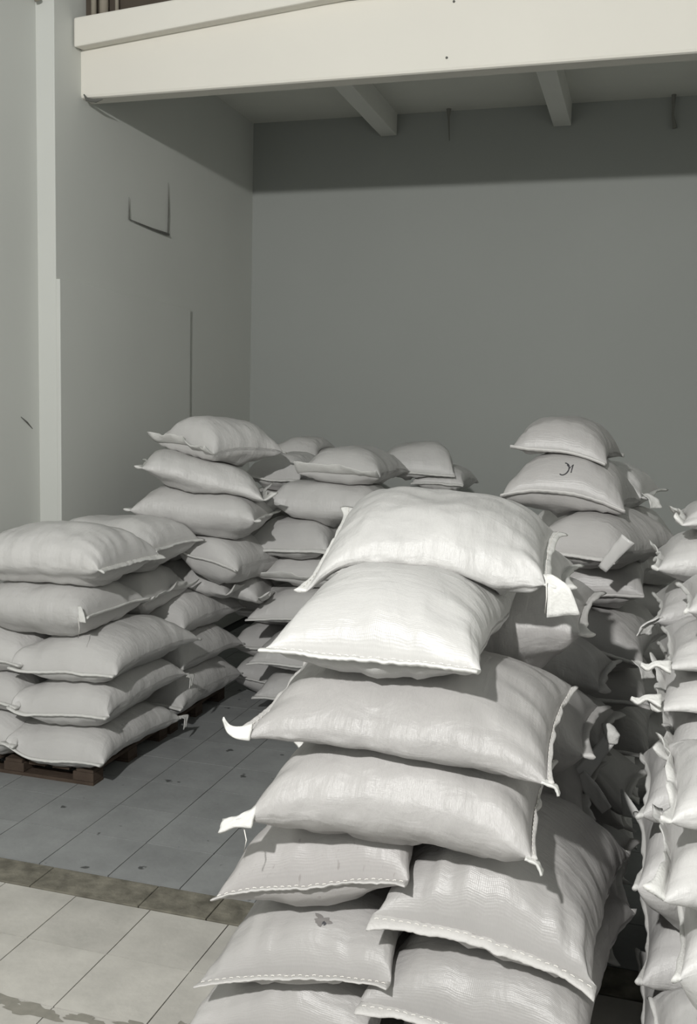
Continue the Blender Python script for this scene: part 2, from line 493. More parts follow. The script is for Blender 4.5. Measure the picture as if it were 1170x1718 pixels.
    body = mesh_obj('sack_body', verts - org, F, M_SPECK if o.get('speck') else M_SACK_DIMMED if o.get('dull') else M_SACK_HALF_DIM if o.get('pale') else M_SACK, root, True, uvs)  # darkened fabric copies stand in for weaker lamp light on those sacks
    ztop = z[:, :][top]; 
    splat(x[top], y[top], ztop)

    # sewn lips at both ends
    nv = 56 if res == 2 else 30
    vv = np.linspace(-1, 1, nv)
    lips = {}
    for sg in (-1, 1):
        crump = o.get('crump', 0) and sg == o.get('cside', -1 if (end or idx_right(kind, cx)) else 1)
        ns = 7
        ss = np.linspace(0, 1, ns)
        SS, VV = np.meshgrid(ss, vv, indexing='ij')
        # base of the lip follows the body's last ring
        bx, by = flat(np.full_like(VV, sg * 0.985), VV)
        bz = mid(np.full_like(VV, float(sg)), VV)
        Hb = hsample(bx, by, HF * 1.0)
        k0 = (sg + 1) // 2 * (nu - 1)
        ringx = x[k0]; ringz = z[k0]; Vr = V[k0]
        order = np.argsort(Vr)
        bz = np.interp(VV, Vr[order], ringz[order])
        dirv = (e2 if end else e1) * sg
        ln = lipw * (o.get('lipr', 1) if sg == 1 else 1) * (1 + 0.5 * np.abs(VV) ** 6) * (1.8 if crump else 1)
        sag = r.uniform(-0.3, 0.35) if not crump else -0.7
        wav = 0.005 * ruf * vnoise(VV * 2.6, VV * 0 + sg, seed + 20) + (0.02 * vnoise(VV * 3.4, VV * 0 + sg, seed + 21) if crump else 0)
        lx = bx + dirv[0] * ln * SS; ly = by + dirv[1] * ln * SS
        lx = lx + dirv[0] * 0.006 * vnoise(VV * 6, SS, seed + 22) * SS; ly = ly + dirv[1] * 0.006 * vnoise(VV * 6, SS, seed + 22) * SS
        lz = bz - sag * ln * SS ** 1.4 + wav * SS
        if crump:
            lx = lx + dirv[0] * .010 * vnoise(VV * 6, SS * 2, seed + 30) * SS
            ly = ly + dirv[1] * .010 * vnoise(VV * 6, SS * 2, seed + 30) * SS
            lz = lz + .006 * vnoise(VV * 8, SS * 2, seed + 31) * SS
        th_prof = np.interp(ss, [0, .2, .38, .55, .75, 1], [.003, .0055, .003, .006, .004, .002]) if o.get('double') \
            else np.interp(ss, [0, .3, .55, .8, 1], [.003, .004, .0065, .006, .002])
        thk = th_prof[:, None] * np.ones_like(VV) * (1 if res == 2 else 1.2)
        vt = np.stack([lx, ly, lz + thk], -1); vb = np.stack([lx, ly, lz - thk], -1)
        vb[0] = vt[0] - [0, 0, .003]
        allv = np.concatenate([vt.reshape(-1, 3), vb.reshape(-1, 3)])
        n1 = ns * nv
        ii = np.arange(n1).reshape(ns, nv)
        Fl = []
        q = np.stack([ii[:-1, :-1], ii[1:, :-1], ii[1:, 1:], ii[:-1, 1:]], -1).reshape(-1, 4)
        Fl += q.tolist(); Fl += (q[:, ::-1] + n1).tolist()
        per = list(ii[0, :]) + list(ii[1:, -1]) + list(ii[-1, ::-1][1:]) + list(ii[::-1, 0][1:-1])
        per = [int(p_) for p_ in per]
        for a_, b_ in zip(per, per[1:] + per[:1]):
            Fl.append((a_, b_, b_ + n1, a_ + n1))
        seam = mesh_obj('seam', allv - org, Fl, M_LIP_DIMMED if o.get('dull') else M_LIP, root, True)
        lips[sg] = (vt, dirv)
        if res == 2:
            # running stitch along the lip
            sv = []; sf = []
            row = vt[3] + [0, 0, .0012]
            for q0 in range(1, nv - 2, 2):
                a_, b_ = row[q0], row[q0 + 1]
                tv_, tf_ = tube_vf([tuple(a_), tuple((a_ + b_) / 2 + [0, 0, .0012]), tuple(b_)], .0012, 4)
                base = len(sv)
                sv += [tuple(np.array(p_) - org) for p_ in tv_]; sf += [tuple(i_ + base for i_ in f_) for f_ in tf_]
            st = mesh_obj('stitching', sv, sf, M_THREAD, root)
    extras(o, root, org, lips, end, e1, e2, x, y, z, V, Zs, U, r, Lh, Wh, T_)
    return root

def idx_right(kind, cx):
    return cx > 0.2

def ribbon(name, pts, widths, wdir, m, root, org, thick=0.004, curl=0.0):
    """a limp flap of cloth along pts, tapering by widths, wdir is the across direction"""
    pts = [np.array(p, float) for p in pts]
    # resample smoothly
    n = 14
    t0 = np.linspace(0, 1, len(pts)); t1 = np.linspace(0, 1, n)
    P_ = np.stack([np.interp(t1, t0, [p[i] for p in pts]) for i in range(3)], -1)
    for _ in range(2):
        P_[1:-1] = (P_[:-2] + 2 * P_[1:-1] + P_[2:]) / 4
    W_ = np.interp(t1, np.linspace(0, 1, len(widths)), widths)
    wd = np.array(wdir, float); wd /= np.linalg.norm(wd)
    nw = 7
    V_ = []
    for side_ in (1, -1):
        for i in range(n):
            d = P_[min(i + 1, n - 1)] - P_[max(i - 1, 0)]; d /= np.linalg.norm(d) + 1e-9
            nn = np.cross(d, wd); nn /= np.linalg.norm(nn) + 1e-9
            for j in range(nw):
                q = j / (nw - 1) * 2 - 1
                rip = curl * (q * q) + 0.12 * math.sin(i * 1.3 + j * 1.9) * 0.3
                V_.append(P_[i] + wd * q * W_[i] / 2 + nn * (rip * W_[i] + side_ * thick / 2))
    V_ = np.array(V_)
    n1 = n * nw; ii = np.arange(n1).reshape(n, nw)
    q = np.stack([ii[:-1, :-1], ii[1:, :-1], ii[1:, 1:], ii[:-1, 1:]], -1).reshape(-1, 4)
    F_ = q.tolist() + (q[:, ::-1] + n1).tolist()
    per = [int(p_) for p_ in list(ii[0, :]) + list(ii[1:, -1]) + list(ii[-1, ::-1][1:]) + list(ii[::-1, 0][1:-1])]
    for a_, b_ in zip(per, per[1:] + per[:1]):
        F_.append((a_, b_, b_ + n1, a_ + n1))
    return mesh_obj(name, V_ - org, F_, m, root, True)

def thread(p, ln, root, org, sway=.01):
    p = np.array(p, float)
    v_, f_ = tube_vf([tuple(p), tuple(p + [sway, -.004, -ln * .5]), tuple(p + [sway * .4, -.002, -ln])], .0016, 5)
    mesh_obj('loose_thread', [tuple(np.array(q) - org) for q in v_], f_, M_THREAD, root, True)

def surf_patch(name, uc, vc, ru, rv, x, y, z, U, V, Zs, root, org, m, shape='blob', seed=1):
    """a mark lying on the upper skin of a sack, following its surface"""
    nu_, nph_ = U.shape
    top = Zs >= 0
    ui = U[:, 0]
    def at(u, v):
        i = np.clip(np.searchsorted(ui, u) - 1, 0, nu_ - 2)
        f = (u - ui[i]) / (ui[i + 1] - ui[i])
        half = np.arange(0, nph_ // 2 + 1)
        out = []
        for arr in (x, y, z):
            a = arr[i][half]; b = arr[i + 1][half]; vq = V[i][half]
            a = np.interp(-v, -vq, a); b = np.interp(-v, -vq, b)
            out.append(a * (1 - f) + b * f)
        return np.array(out)
    r = np.random.RandomState(seed)
    if shape == 'blob':
        ph_ = r.uniform(0, 6.28, 4); n = 26
        V_ = [at(uc, vc) + [0, 0, .004]]
        for i in range(n):
            t = 2 * math.pi * i / n
            q = 1 + .3 * math.sin(3 * t + ph_[0]) + .25 * math.sin(5 * t + ph_[1]) + .15 * math.sin(8 * t + ph_[2])
            V_.append(at(uc + ru * q * math.cos(t), vc + rv * q * math.sin(t)) + [0, 0, .002])
        F_ = [(0, 1 + i, 1 + (i + 1) % n) for i in range(n)]
        return mesh_obj(name, np.array(V_) - org, F_, m, root, True)
    # pen stroke: shape is a list of (du, dv)
    pts = [tuple(at(uc + a * ru, vc + b * rv) + [0, 0, .001]) for a, b in shape]
    v_, f_ = tube_vf(pts, .0028, 5)
    return mesh_obj(name, [tuple(np.array(q) - org) for q in v_], f_, m, root, True)

def extras(o, root, org, lips, end, e1, e2, x, y, z, V, Zs, U, r, Lh, Wh, T_):
    E1 = np.array([e1[0], e1[1], 0]); E2 = np.array([e2[0], e2[1], 0]); Zu = np.array([0, 0, 1.])
    def corner_pt(sg, vside):
        vt, dirv = lips[sg]
        return vt[-1, -1 if vside > 0 else 0]
    left = corner_pt(-1, -1)          # 'end': front-left corner;  'side': left end, front corner
    if o.get('horn'):
        p = left
        ribbon('corner_ear', [p + E1 * .05, p + E1 * .01 - Zu * .008, p - E1 * .018 + Zu * .0, p - E1 * .032 + Zu * .028], [.045, .032, .022, .008], E2 * .5 + Zu * .8, M_LIP, root, org, .008)
        q = corner_pt(-1, 1)
        ribbon('corner_ear', [q + E1 * .04 - Zu * .02, q + E1 * .02 + Zu * .03, q + E1 * .045 + Zu * .10], [.06, .04, .01], E1 * .6 + E2 * .5, M_LIP, root, org, .006)
    if o.get('ear'):
        p = left
        ribbon('corner_ear', [p + E1 * .06 + Zu * .02, p + E1 * .01, p - E1 * .035 - Zu * .02], [.06, .03, .04], E2 * .6 + Zu * .6, M_LIP, root, org, .008)
        q = corner_pt(-1, 1)
        ribbon('corner_ear', [q + E1 * .05 - Zu * .01, q - E1 * .0 + Zu * .03, q + E1 * .04 + Zu * .07], [.08, .06, .02], E1 * .2 + E2 * .9, M_LIP, root, org, .006, .3)
        thread(p + E1 * .03 - Zu * .01, .07, root, org)
        p = corner_pt(1, -1)
        ribbon('corner_ear', [p - E1 * .03, p + E1 * .0 - Zu * .01, p + E1 * .012 - Zu * .035], [.03, .022, .03], E2, M_LIP, root, org, .006)
    if o.get('edge'):
        p = corner_pt(1, -1)
        ribbon('corner_ear', [p - E1 * .03, p + E1 * .005 - Zu * .01, p + E1 * .012 - Zu * .03], [.03, .022, .02], E2, M_LIP, root, org, .006)
    if o.get('tag'):
        p = corner_pt(1, -1)
        ribbon('corner_flap', [p - E1 * .035 + Zu * .03 + E2 * .03, p + E1 * .0 + Zu * .0, p + E1 * .015 - Zu * .075], [.02, .06, .09], E1 * .9 + Zu * .15, M_LIP, root, org, .005, .1)
        thread(p - E1 * .035 + Zu * .02 - E2 * .01, .09, root, org, .003)
    if o.get('tag2'):
        p = corner_pt(1, -1)
        ribbon('corner_flap', [p - E1 * .05 + Zu * .05, p - E1 * .02 - E2 * .03 + Zu * .02, p - E1 * .01 - E2 * .035 - Zu * .02], [.02, .035, .04], E1, M_LIP, root, org, .004)
        thread(p - E1 * .04 - E2 * .03, .1, root, org)
    if o.get('tie'):
        p = left
        ribbon('twisted_tie', [p + E1 * .03, p - E1 * .01 + Zu * .008, p - E1 * .03 - Zu * .01, p - E1 * .05 + Zu * .0], [.05, .014, .022, .008], E2 + Zu * .5, M_LIP, root, org, .01)
    if o.get('corner'):
        p = corner_pt(-1, 1) if end else corner_pt(1, -1)
        if end:
            p = corner_pt(-1, 1)
        elif org[0] > .2:
            p = corner_pt(-1, -1)
        sx = 1 if org[0] < .2 else -1
        ribbon('corner_flap', [p - E1 * .03 * sx + Zu * .015, p + E1 * .012 * sx - Zu * .01, p + E1 * .025 * sx - Zu * .05], [.03, .05, .06], E1 * .6 + E2 * .5, M_LIP, root, org, .005, .15)
    if o.get('rear'):
        p = corner_pt(1, 1)
        ribbon('corner_flap', [p - E2 * .04, p + E1 * .01 - Zu * .01, p + E1 * .015 - Zu * .07 - E2 * .03], [.03, .05, .03], E2 * .7 + Zu * .2, M_LIP, root, org, .005, .1)
    if o.get('rflap'):
        p = corner_pt(-1, 1)
        ribbon('corner_flap', [p - E1 * .05 - Zu * .03, p + E1 * .0 + Zu * .04, p + E1 * .05 + Zu * .10], [.04, .05, .06], E1 * .75 - Zu * .45, M_SACK, root, org, .006, .1)
    if o.get('aisleflap'):
        p = corner_pt(1, -1)
        ribbon('corner_flap', [p - E1 * .05 + Zu * .09, p - E1 * .02 + Zu * .04 - E2 * .02, p - E1 * .0 - E2 * .03], [.01, .05, .08], E1, M_LIP, root, org, .005)
    if o.get('strap'):
        p = corner_pt(1, -1)
        ribbon('loose_neck', [p + Zu * .075 - E1 * .0 - E2 * .02, p - E1 * .05 - E2 * .05 + Zu * .0, p - E1 * .10 - E2 * .08 - Zu * .07], [.045, .05, .06], E1 * .82 - Zu * .57, M_SACK, root, org, .012)
        ribbon('loose_neck', [p - E1 * .10 - E2 * .085 - Zu * .06, p - E1 * .05 - E2 * .09 - Zu * .11, p + E1 * .0 - E2 * .09 - Zu * .17], [.05, .055, .04], E1 * .74 + Zu * .67, M_SACK, root, org, .012)
        ribbon('knot', [p + Zu * .105 - E1 * .02, p + Zu * .085 - E1 * .0 - E2 * .03, p + Zu * .05 - E2 * .03], [.04, .055, .04], E1, M_LIP, root, org, .02, -.2)
    if o.get('smudge'):
        surf_patch('smudge', -.80, .2, .03, .09, x, y, z, U, V, Zs, root, org, M_SMUDGE, seed=3)
        surf_patch('smudge', -.81, .23, .022, .022, x, y, z, U, V, Zs, root, org, M_INK, seed=5)
    if o.get('mark'):
        arc = [(math.cos(t), math.sin(t)) for t in np.linspace(.2, 3.6, 12)]
        surf_patch('ink_mark', -.87, -.05, .06, .10, x, y, z, U, V, Zs, root, org, M_INK, arc)
        surf_patch('ink_mark', -.88, .06, .05, .05, x, y, z, U, V, Zs, root, org, M_INK, [(.9, -1), (.2, 0), (.9, 1), (-.6, .6)])

SACKS = [
    ('end', -0.34, 2.9, 0.12, 0.0, 0.56, 0.8, 0.235, 0.0, 0.0, 'lowest sack of the front right column of the near stack, resting on the floor', {'grp': 'sacks buried in the stacks'}),
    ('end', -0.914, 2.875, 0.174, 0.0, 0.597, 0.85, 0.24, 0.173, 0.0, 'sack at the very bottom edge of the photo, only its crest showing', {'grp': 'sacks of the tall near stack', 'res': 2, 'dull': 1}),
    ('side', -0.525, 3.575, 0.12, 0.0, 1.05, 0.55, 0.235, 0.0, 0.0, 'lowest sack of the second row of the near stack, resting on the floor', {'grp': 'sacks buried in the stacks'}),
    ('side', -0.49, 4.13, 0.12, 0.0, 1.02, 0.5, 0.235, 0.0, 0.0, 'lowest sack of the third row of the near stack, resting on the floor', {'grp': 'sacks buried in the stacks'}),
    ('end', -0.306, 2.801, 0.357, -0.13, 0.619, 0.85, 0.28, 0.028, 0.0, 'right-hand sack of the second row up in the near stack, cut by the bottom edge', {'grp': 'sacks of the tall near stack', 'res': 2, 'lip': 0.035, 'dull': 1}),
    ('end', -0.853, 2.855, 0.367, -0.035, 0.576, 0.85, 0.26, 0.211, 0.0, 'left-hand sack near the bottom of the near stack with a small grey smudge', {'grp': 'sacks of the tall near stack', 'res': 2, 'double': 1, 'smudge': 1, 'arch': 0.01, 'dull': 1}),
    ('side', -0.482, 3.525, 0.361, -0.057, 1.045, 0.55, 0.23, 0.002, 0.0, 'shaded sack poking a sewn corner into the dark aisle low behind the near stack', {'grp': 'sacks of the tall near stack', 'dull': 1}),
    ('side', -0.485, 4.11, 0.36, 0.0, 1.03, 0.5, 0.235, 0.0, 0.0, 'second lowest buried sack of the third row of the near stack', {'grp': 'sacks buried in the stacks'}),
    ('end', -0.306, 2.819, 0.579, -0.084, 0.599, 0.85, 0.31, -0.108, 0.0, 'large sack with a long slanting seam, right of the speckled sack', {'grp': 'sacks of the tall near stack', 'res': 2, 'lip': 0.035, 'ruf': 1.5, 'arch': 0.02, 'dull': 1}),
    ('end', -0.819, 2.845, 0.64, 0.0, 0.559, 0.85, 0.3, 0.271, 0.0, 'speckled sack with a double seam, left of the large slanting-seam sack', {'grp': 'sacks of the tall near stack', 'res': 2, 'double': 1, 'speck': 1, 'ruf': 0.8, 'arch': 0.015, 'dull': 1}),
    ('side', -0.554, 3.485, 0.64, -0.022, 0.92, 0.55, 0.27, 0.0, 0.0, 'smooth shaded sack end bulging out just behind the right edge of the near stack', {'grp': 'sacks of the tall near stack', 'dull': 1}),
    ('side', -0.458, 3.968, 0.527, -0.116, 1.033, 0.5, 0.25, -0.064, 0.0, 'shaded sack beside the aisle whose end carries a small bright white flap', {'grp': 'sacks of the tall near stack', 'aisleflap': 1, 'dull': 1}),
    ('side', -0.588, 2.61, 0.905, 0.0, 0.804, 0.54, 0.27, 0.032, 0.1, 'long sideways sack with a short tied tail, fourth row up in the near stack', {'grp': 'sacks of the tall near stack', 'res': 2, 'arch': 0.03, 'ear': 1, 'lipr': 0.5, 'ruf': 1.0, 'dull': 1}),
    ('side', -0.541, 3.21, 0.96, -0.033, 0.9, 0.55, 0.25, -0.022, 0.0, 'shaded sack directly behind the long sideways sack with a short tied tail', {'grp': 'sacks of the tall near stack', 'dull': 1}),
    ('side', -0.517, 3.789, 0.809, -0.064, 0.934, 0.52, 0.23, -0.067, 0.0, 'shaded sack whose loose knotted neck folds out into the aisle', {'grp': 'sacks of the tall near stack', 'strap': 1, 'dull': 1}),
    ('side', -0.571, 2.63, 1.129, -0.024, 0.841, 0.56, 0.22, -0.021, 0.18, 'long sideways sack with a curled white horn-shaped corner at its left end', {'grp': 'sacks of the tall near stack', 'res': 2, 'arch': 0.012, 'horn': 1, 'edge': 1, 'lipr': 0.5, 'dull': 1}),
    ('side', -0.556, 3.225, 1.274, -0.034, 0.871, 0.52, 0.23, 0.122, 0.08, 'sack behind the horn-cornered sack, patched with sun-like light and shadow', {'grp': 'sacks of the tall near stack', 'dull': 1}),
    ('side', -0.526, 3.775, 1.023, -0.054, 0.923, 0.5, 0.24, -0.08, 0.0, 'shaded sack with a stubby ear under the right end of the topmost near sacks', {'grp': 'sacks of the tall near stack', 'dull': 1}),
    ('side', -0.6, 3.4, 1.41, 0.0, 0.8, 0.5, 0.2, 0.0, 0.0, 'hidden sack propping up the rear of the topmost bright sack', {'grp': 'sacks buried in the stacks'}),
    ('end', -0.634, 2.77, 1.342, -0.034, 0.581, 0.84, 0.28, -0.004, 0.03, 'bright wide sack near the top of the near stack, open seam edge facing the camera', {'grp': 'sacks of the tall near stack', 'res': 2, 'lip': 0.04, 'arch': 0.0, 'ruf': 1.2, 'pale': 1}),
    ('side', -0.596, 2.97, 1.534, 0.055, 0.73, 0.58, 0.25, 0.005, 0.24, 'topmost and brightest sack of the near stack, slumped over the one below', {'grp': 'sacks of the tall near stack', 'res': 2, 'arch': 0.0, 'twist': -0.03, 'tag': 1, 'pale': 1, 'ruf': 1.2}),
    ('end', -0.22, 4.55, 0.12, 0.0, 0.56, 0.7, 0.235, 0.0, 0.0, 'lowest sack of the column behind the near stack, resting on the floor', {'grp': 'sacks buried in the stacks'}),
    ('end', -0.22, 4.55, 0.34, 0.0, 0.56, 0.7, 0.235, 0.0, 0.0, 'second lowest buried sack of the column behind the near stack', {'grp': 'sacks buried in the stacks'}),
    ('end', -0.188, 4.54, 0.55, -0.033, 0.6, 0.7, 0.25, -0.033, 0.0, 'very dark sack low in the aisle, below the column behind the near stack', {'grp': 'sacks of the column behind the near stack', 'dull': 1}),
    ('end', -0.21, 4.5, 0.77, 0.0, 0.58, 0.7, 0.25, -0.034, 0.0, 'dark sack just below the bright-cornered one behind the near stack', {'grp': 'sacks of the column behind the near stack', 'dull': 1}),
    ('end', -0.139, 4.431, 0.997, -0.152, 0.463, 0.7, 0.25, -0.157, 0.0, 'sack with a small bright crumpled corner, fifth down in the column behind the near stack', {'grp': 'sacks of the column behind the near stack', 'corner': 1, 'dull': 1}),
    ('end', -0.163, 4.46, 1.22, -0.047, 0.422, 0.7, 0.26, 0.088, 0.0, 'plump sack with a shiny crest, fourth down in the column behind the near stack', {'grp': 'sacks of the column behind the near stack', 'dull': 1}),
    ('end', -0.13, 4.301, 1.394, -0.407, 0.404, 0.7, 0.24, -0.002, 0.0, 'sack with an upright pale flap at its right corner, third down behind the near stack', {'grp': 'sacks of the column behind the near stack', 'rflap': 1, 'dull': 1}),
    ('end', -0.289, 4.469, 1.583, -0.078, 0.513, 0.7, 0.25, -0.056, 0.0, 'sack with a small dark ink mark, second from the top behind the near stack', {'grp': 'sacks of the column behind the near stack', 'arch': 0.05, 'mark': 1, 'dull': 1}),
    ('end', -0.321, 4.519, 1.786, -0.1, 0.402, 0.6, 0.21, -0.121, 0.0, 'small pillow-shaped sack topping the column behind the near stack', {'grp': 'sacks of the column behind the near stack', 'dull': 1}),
    ('side', -0.165, 5.225, 0.12, 0.0, 0.87, 0.55, 0.235, 0.0, 0.0, 'lowest sack of the farther aisle column, resting on the floor', {'grp': 'sacks buried in the stacks'}),
    ('side', -0.165, 5.225, 0.34, 0.0, 0.87, 0.55, 0.235, 0.0, 0.0, 'second lowest buried sack of the farther aisle column', {'grp': 'sacks buried in the stacks'}),
    ('side', -0.165, 5.225, 0.56, 0.0, 0.87, 0.55, 0.235, 0.0, 0.0, 'third lowest buried sack of the farther aisle column', {'grp': 'sacks buried in the stacks'}),
    ('side', -0.165, 5.225, 0.78, 0.0, 0.87, 0.55, 0.235, 0.0, 0.0, 'fourth lowest buried sack of the farther aisle column', {'grp': 'sacks buried in the stacks'}),
    ('side', -0.165, 5.225, 1.0, 0.0, 0.87, 0.55, 0.235, 0.0, 0.0, 'fifth lowest buried sack of the farther aisle column', {'grp': 'sacks buried in the stacks'}),
    ('side', -0.165, 5.225, 1.2, 0.0, 0.87, 0.55, 0.235, 0.0, 0.0, 'sixth lowest buried sack of the farther aisle column', {'grp': 'sacks buried in the stacks'}),
    ('side', -0.202, 5.172, 1.35, -0.138, 0.728, 0.55, 0.24, -0.027, 0.0, 'dark sack in the gap to the right of the ink-marked sack', {'grp': 'sacks of the farther aisle column'}),
    ('side', -0.245, 5.172, 1.587, -0.159, 0.63, 0.55, 0.24, -0.042, 0.0, 'shaded sack with a small hanging corner, peeping out right of the ink-marked sack', {'grp': 'sacks of the farther aisle column', 'corner': 1}),
    ('side', 0.535, 3.66, 0.12, 0.0, 0.83, 0.52, 0.25, 0.0, 0.0, 'lowest sack of the rear of the right-edge stack, resting on the floor', {'lip': 0.012, 'blunt': 1, 'grp': 'sacks buried in the stacks'}),
    ('side', 0.535, 3.66, 0.36, 0.0, 0.83, 0.52, 0.25, 0.0, 0.0, 'second lowest buried sack of the rear of the right-edge stack', {'lip': 0.012, 'blunt': 1, 'grp': 'sacks buried in the stacks'}),
    ('side', 0.535, 3.66, 0.6, 0.0, 0.83, 0.52, 0.25, 0.0, 0.0, 'third lowest buried sack of the rear of the right-edge stack', {'lip': 0.012, 'blunt': 1, 'grp': 'sacks buried in the stacks'}),
    ('side', 0.535, 3.66, 0.84, 0.0, 0.83, 0.52, 0.25, 0.0, 0.0, 'fourth lowest buried sack of the rear of the right-edge stack', {'lip': 0.012, 'blunt': 1, 'grp': 'sacks buried in the stacks'}),
    ('side', 0.507, 3.66, 1.103, 0.0, 0.85, 0.52, 0.2, 0.0, 0.0, 'shaded sack fourth down in the rear of the right-edge stack', {'grp': 'sacks of the stack at the right edge', 'blunt': 1, 'lip': 0.014}),
    ('side', 0.482, 3.66, 1.285, 0.0, 0.85, 0.52, 0.19, 0.0, 0.0, 'sack with a drooping pointed corner, third down in the rear of the right-edge stack', {'grp': 'sacks of the stack at the right edge', 'blunt': 1, 'lip': 0.014, 'corner': 1}),
    ('side', 0.476, 3.66, 1.456, 0.0, 0.85, 0.52, 0.18, 0.0, 0.0, 'sack with a frilled left end, second down in the rear of the right-edge stack', {'grp': 'sacks of the stack at the right edge', 'blunt': 1, 'lip': 0.014, 'crump': 1}),
    ('side', 0.544, 3.66, 1.602, 0.0, 0.85, 0.52, 0.14, 0.0, 0.0, 'topmost crumpled sack at the right edge, its puckered seam against the wall', {'grp': 'sacks of the stack at the right edge', 'blunt': 1, 'lip': 0.014, 'crump': 1}),
    ('side', 0.505, 3.055, 0.12, 0.0, 0.89, 0.55, 0.25, 0.0, 0.0, 'lowest sack of the middle of the right-edge stack, resting on the floor', {'lip': 0.012, 'blunt': 1, 'grp': 'sacks buried in the stacks'}),
    ('side', 0.505, 3.055, 0.35, 0.0, 0.89, 0.55, 0.25, 0.0, 0.0, 'second lowest buried sack of the middle of the right-edge stack', {'lip': 0.012, 'blunt': 1, 'grp': 'sacks buried in the stacks'}),
    ('side', 0.458, 2.98, 0.666, 0.0, 0.85, 0.52, 0.3, 0.0, 0.0, 'tall grey bulging sack low at the right side of the dark aisle', {'grp': 'sacks of the stack at the right edge', 'blunt': 1, 'lip': 0.014}),
    ('side', 0.46, 3.01, 0.868, 0.0, 0.85, 0.52, 0.26, 0.0, 0.0, 'rounded grey sack end leaning over the aisle above the lowest bulge', {'grp': 'sacks of the stack at the right edge', 'blunt': 1, 'lip': 0.014}),
    ('side', 0.517, 3.01, 1.029, 0.0, 0.85, 0.52, 0.18, 0.0, 0.0, 'crumpled bright sack at the right edge with a puckered loose collar', {'grp': 'sacks of the stack at the right edge', 'blunt': 1, 'lip': 0.014, 'crump': 1}),
    ('side', 0.489, 3.04, 1.152, 0.0, 0.85, 0.52, 0.15, 0.0, 0.0, 'bright sack at the right edge with a twisted tie poking left', {'grp': 'sacks of the stack at the right edge', 'blunt': 1, 'lip': 0.014, 'tie': 1, 'crump': 1}),
    ('side', 0.504, 3.06, 1.274, 0.0, 0.85, 0.52, 0.15, 0.0, 0.0, 'grey sack at the right edge with a small hanging thread knot', {'grp': 'sacks of the stack at the right edge', 'blunt': 1, 'lip': 0.014, 'tie': 1}),
    ('side', 0.549, 3.06, 1.429, 0.0, 0.85, 0.52, 0.18, 0.0, 0.0, 'bright ribbed sack cut by the right edge, highest of the near ones there', {'grp': 'sacks of the stack at the right edge', 'blunt': 1, 'lip': 0.014}),
    ('side', 0.52, 2.45, 0.12, 0.0, 0.86, 0.5, 0.25, 0.0, 0.0, 'lowest sack of the front of the right-edge stack, resting on the floor', {'lip': 0.012, 'blunt': 1, 'grp': 'sacks buried in the stacks'}),
    ('side', 0.52, 2.45, 0.35, 0.0, 0.86, 0.5, 0.25, 0.0, 0.0, 'second lowest buried sack of the front of the right-edge stack', {'lip': 0.012, 'blunt': 1, 'grp': 'sacks buried in the stacks'}),
    ('side', 0.526, 2.48, 0.7, 0.0, 0.8, 0.52, 0.21, 0.0, 0.0, 'bright sack corner at the bottom right edge of the photo', {'grp': 'sacks of the stack at the right edge', 'blunt': 1, 'lip': 0.014}),
    ('side', 0.482, 2.46, 0.89, 0.0, 0.8, 0.52, 0.2, 0.0, 0.0, 'bright sack with a pinched seam corner above a dark hole at the right edge', {'grp': 'sacks of the stack at the right edge', 'blunt': 1, 'lip': 0.014, 'crump': 1}),
    ('side', 0.488, 2.5, 1.054, 0.0, 0.8, 0.52, 0.17, 0.0, 0.0, 'sack with a long flat protruding white lip at the right edge', {'grp': 'sacks of the stack at the right edge', 'blunt': 1, 'lip': 0.014, 'crump': 1}),
    ('end', -3.275, 4.61, 0.2, -0.037, 0.54, 0.8, 0.23, 0.0, 0.0, 'bottom sack cut by the left edge of the photo', {'grp': 'sacks of the pallet pile at the left wall'}),
    ('end', -2.754, 5.49, 0.2, -0.037, 0.54, 0.84, 0.27, 0.0, 0.0, 'far bottom sack of the left pallet pile, its pointed end over the floor', {'grp': 'sacks of the pallet pile at the left wall'}),
    ('end', -2.782, 4.615, 0.134, -0.034, 0.59, 0.85, 0.27, 0.101, 0.0, 'front bottom sack of the left pallet pile, seam facing the camera above the pallet', {'grp': 'sacks of the pallet pile at the left wall', 'rear': 1}),
    ('end', -3.266, 4.61, 0.41, -0.036, 0.56, 0.8, 0.23, -0.036, 0.0, 'second sack up cut by the left edge of the photo', {'grp': 'sacks of the pallet pile at the left wall'}),
    ('end', -2.74, 5.479, 0.42, -0.074, 0.541, 0.8, 0.27, 0.0, 0.0, 'second sack up at the far end of the left pallet pile', {'grp': 'sacks of the pallet pile at the left wall'}),
    ('end', -2.745, 4.615, 0.388, -0.034, 0.584, 0.85, 0.28, 0.111, 0.0, 'front sack second from the bottom in the left pallet pile, bright straight seam', {'grp': 'sacks of the pallet pile at the left wall', 'rear': 1}),
    ('end', -3.256, 4.61, 0.63, -0.034, 0.58, 0.8, 0.23, -0.034, 0.0, 'third sack up cut by the left edge of the photo', {'grp': 'sacks of the pallet pile at the left wall'}),
    ('end', -2.74, 5.479, 0.66, -0.074, 0.541, 0.8, 0.27, 0.0, 0.0, 'rounded sack in the middle row at the far end of the left pallet pile', {'grp': 'sacks of the pallet pile at the left wall'}),
    ('end', -2.707, 4.619, 0.608, -0.064, 0.627, 0.88, 0.29, 0.085, 0.0, 'broad sack with a shiny front, middle row of the left pallet pile', {'grp': 'sacks of the pallet pile at the left wall'}),
    ('side', -2.776, 5.65, 0.854, -0.054, 0.919, 0.55, 0.24, -0.057, 0.0, 'sack with a ragged wavy white seam, farthest in the fourth row of the left pile', {'grp': 'sacks of the pallet pile at the left wall', 'crump': 1}),
    ('side', -2.958, 5.065, 0.875, -0.026, 0.77, 0.55, 0.25, -0.013, 0.0, 'sack with a bright torn corner, middle of the fourth row of the left pile', {'grp': 'sacks of the pallet pile at the left wall', 'crump': 1}),
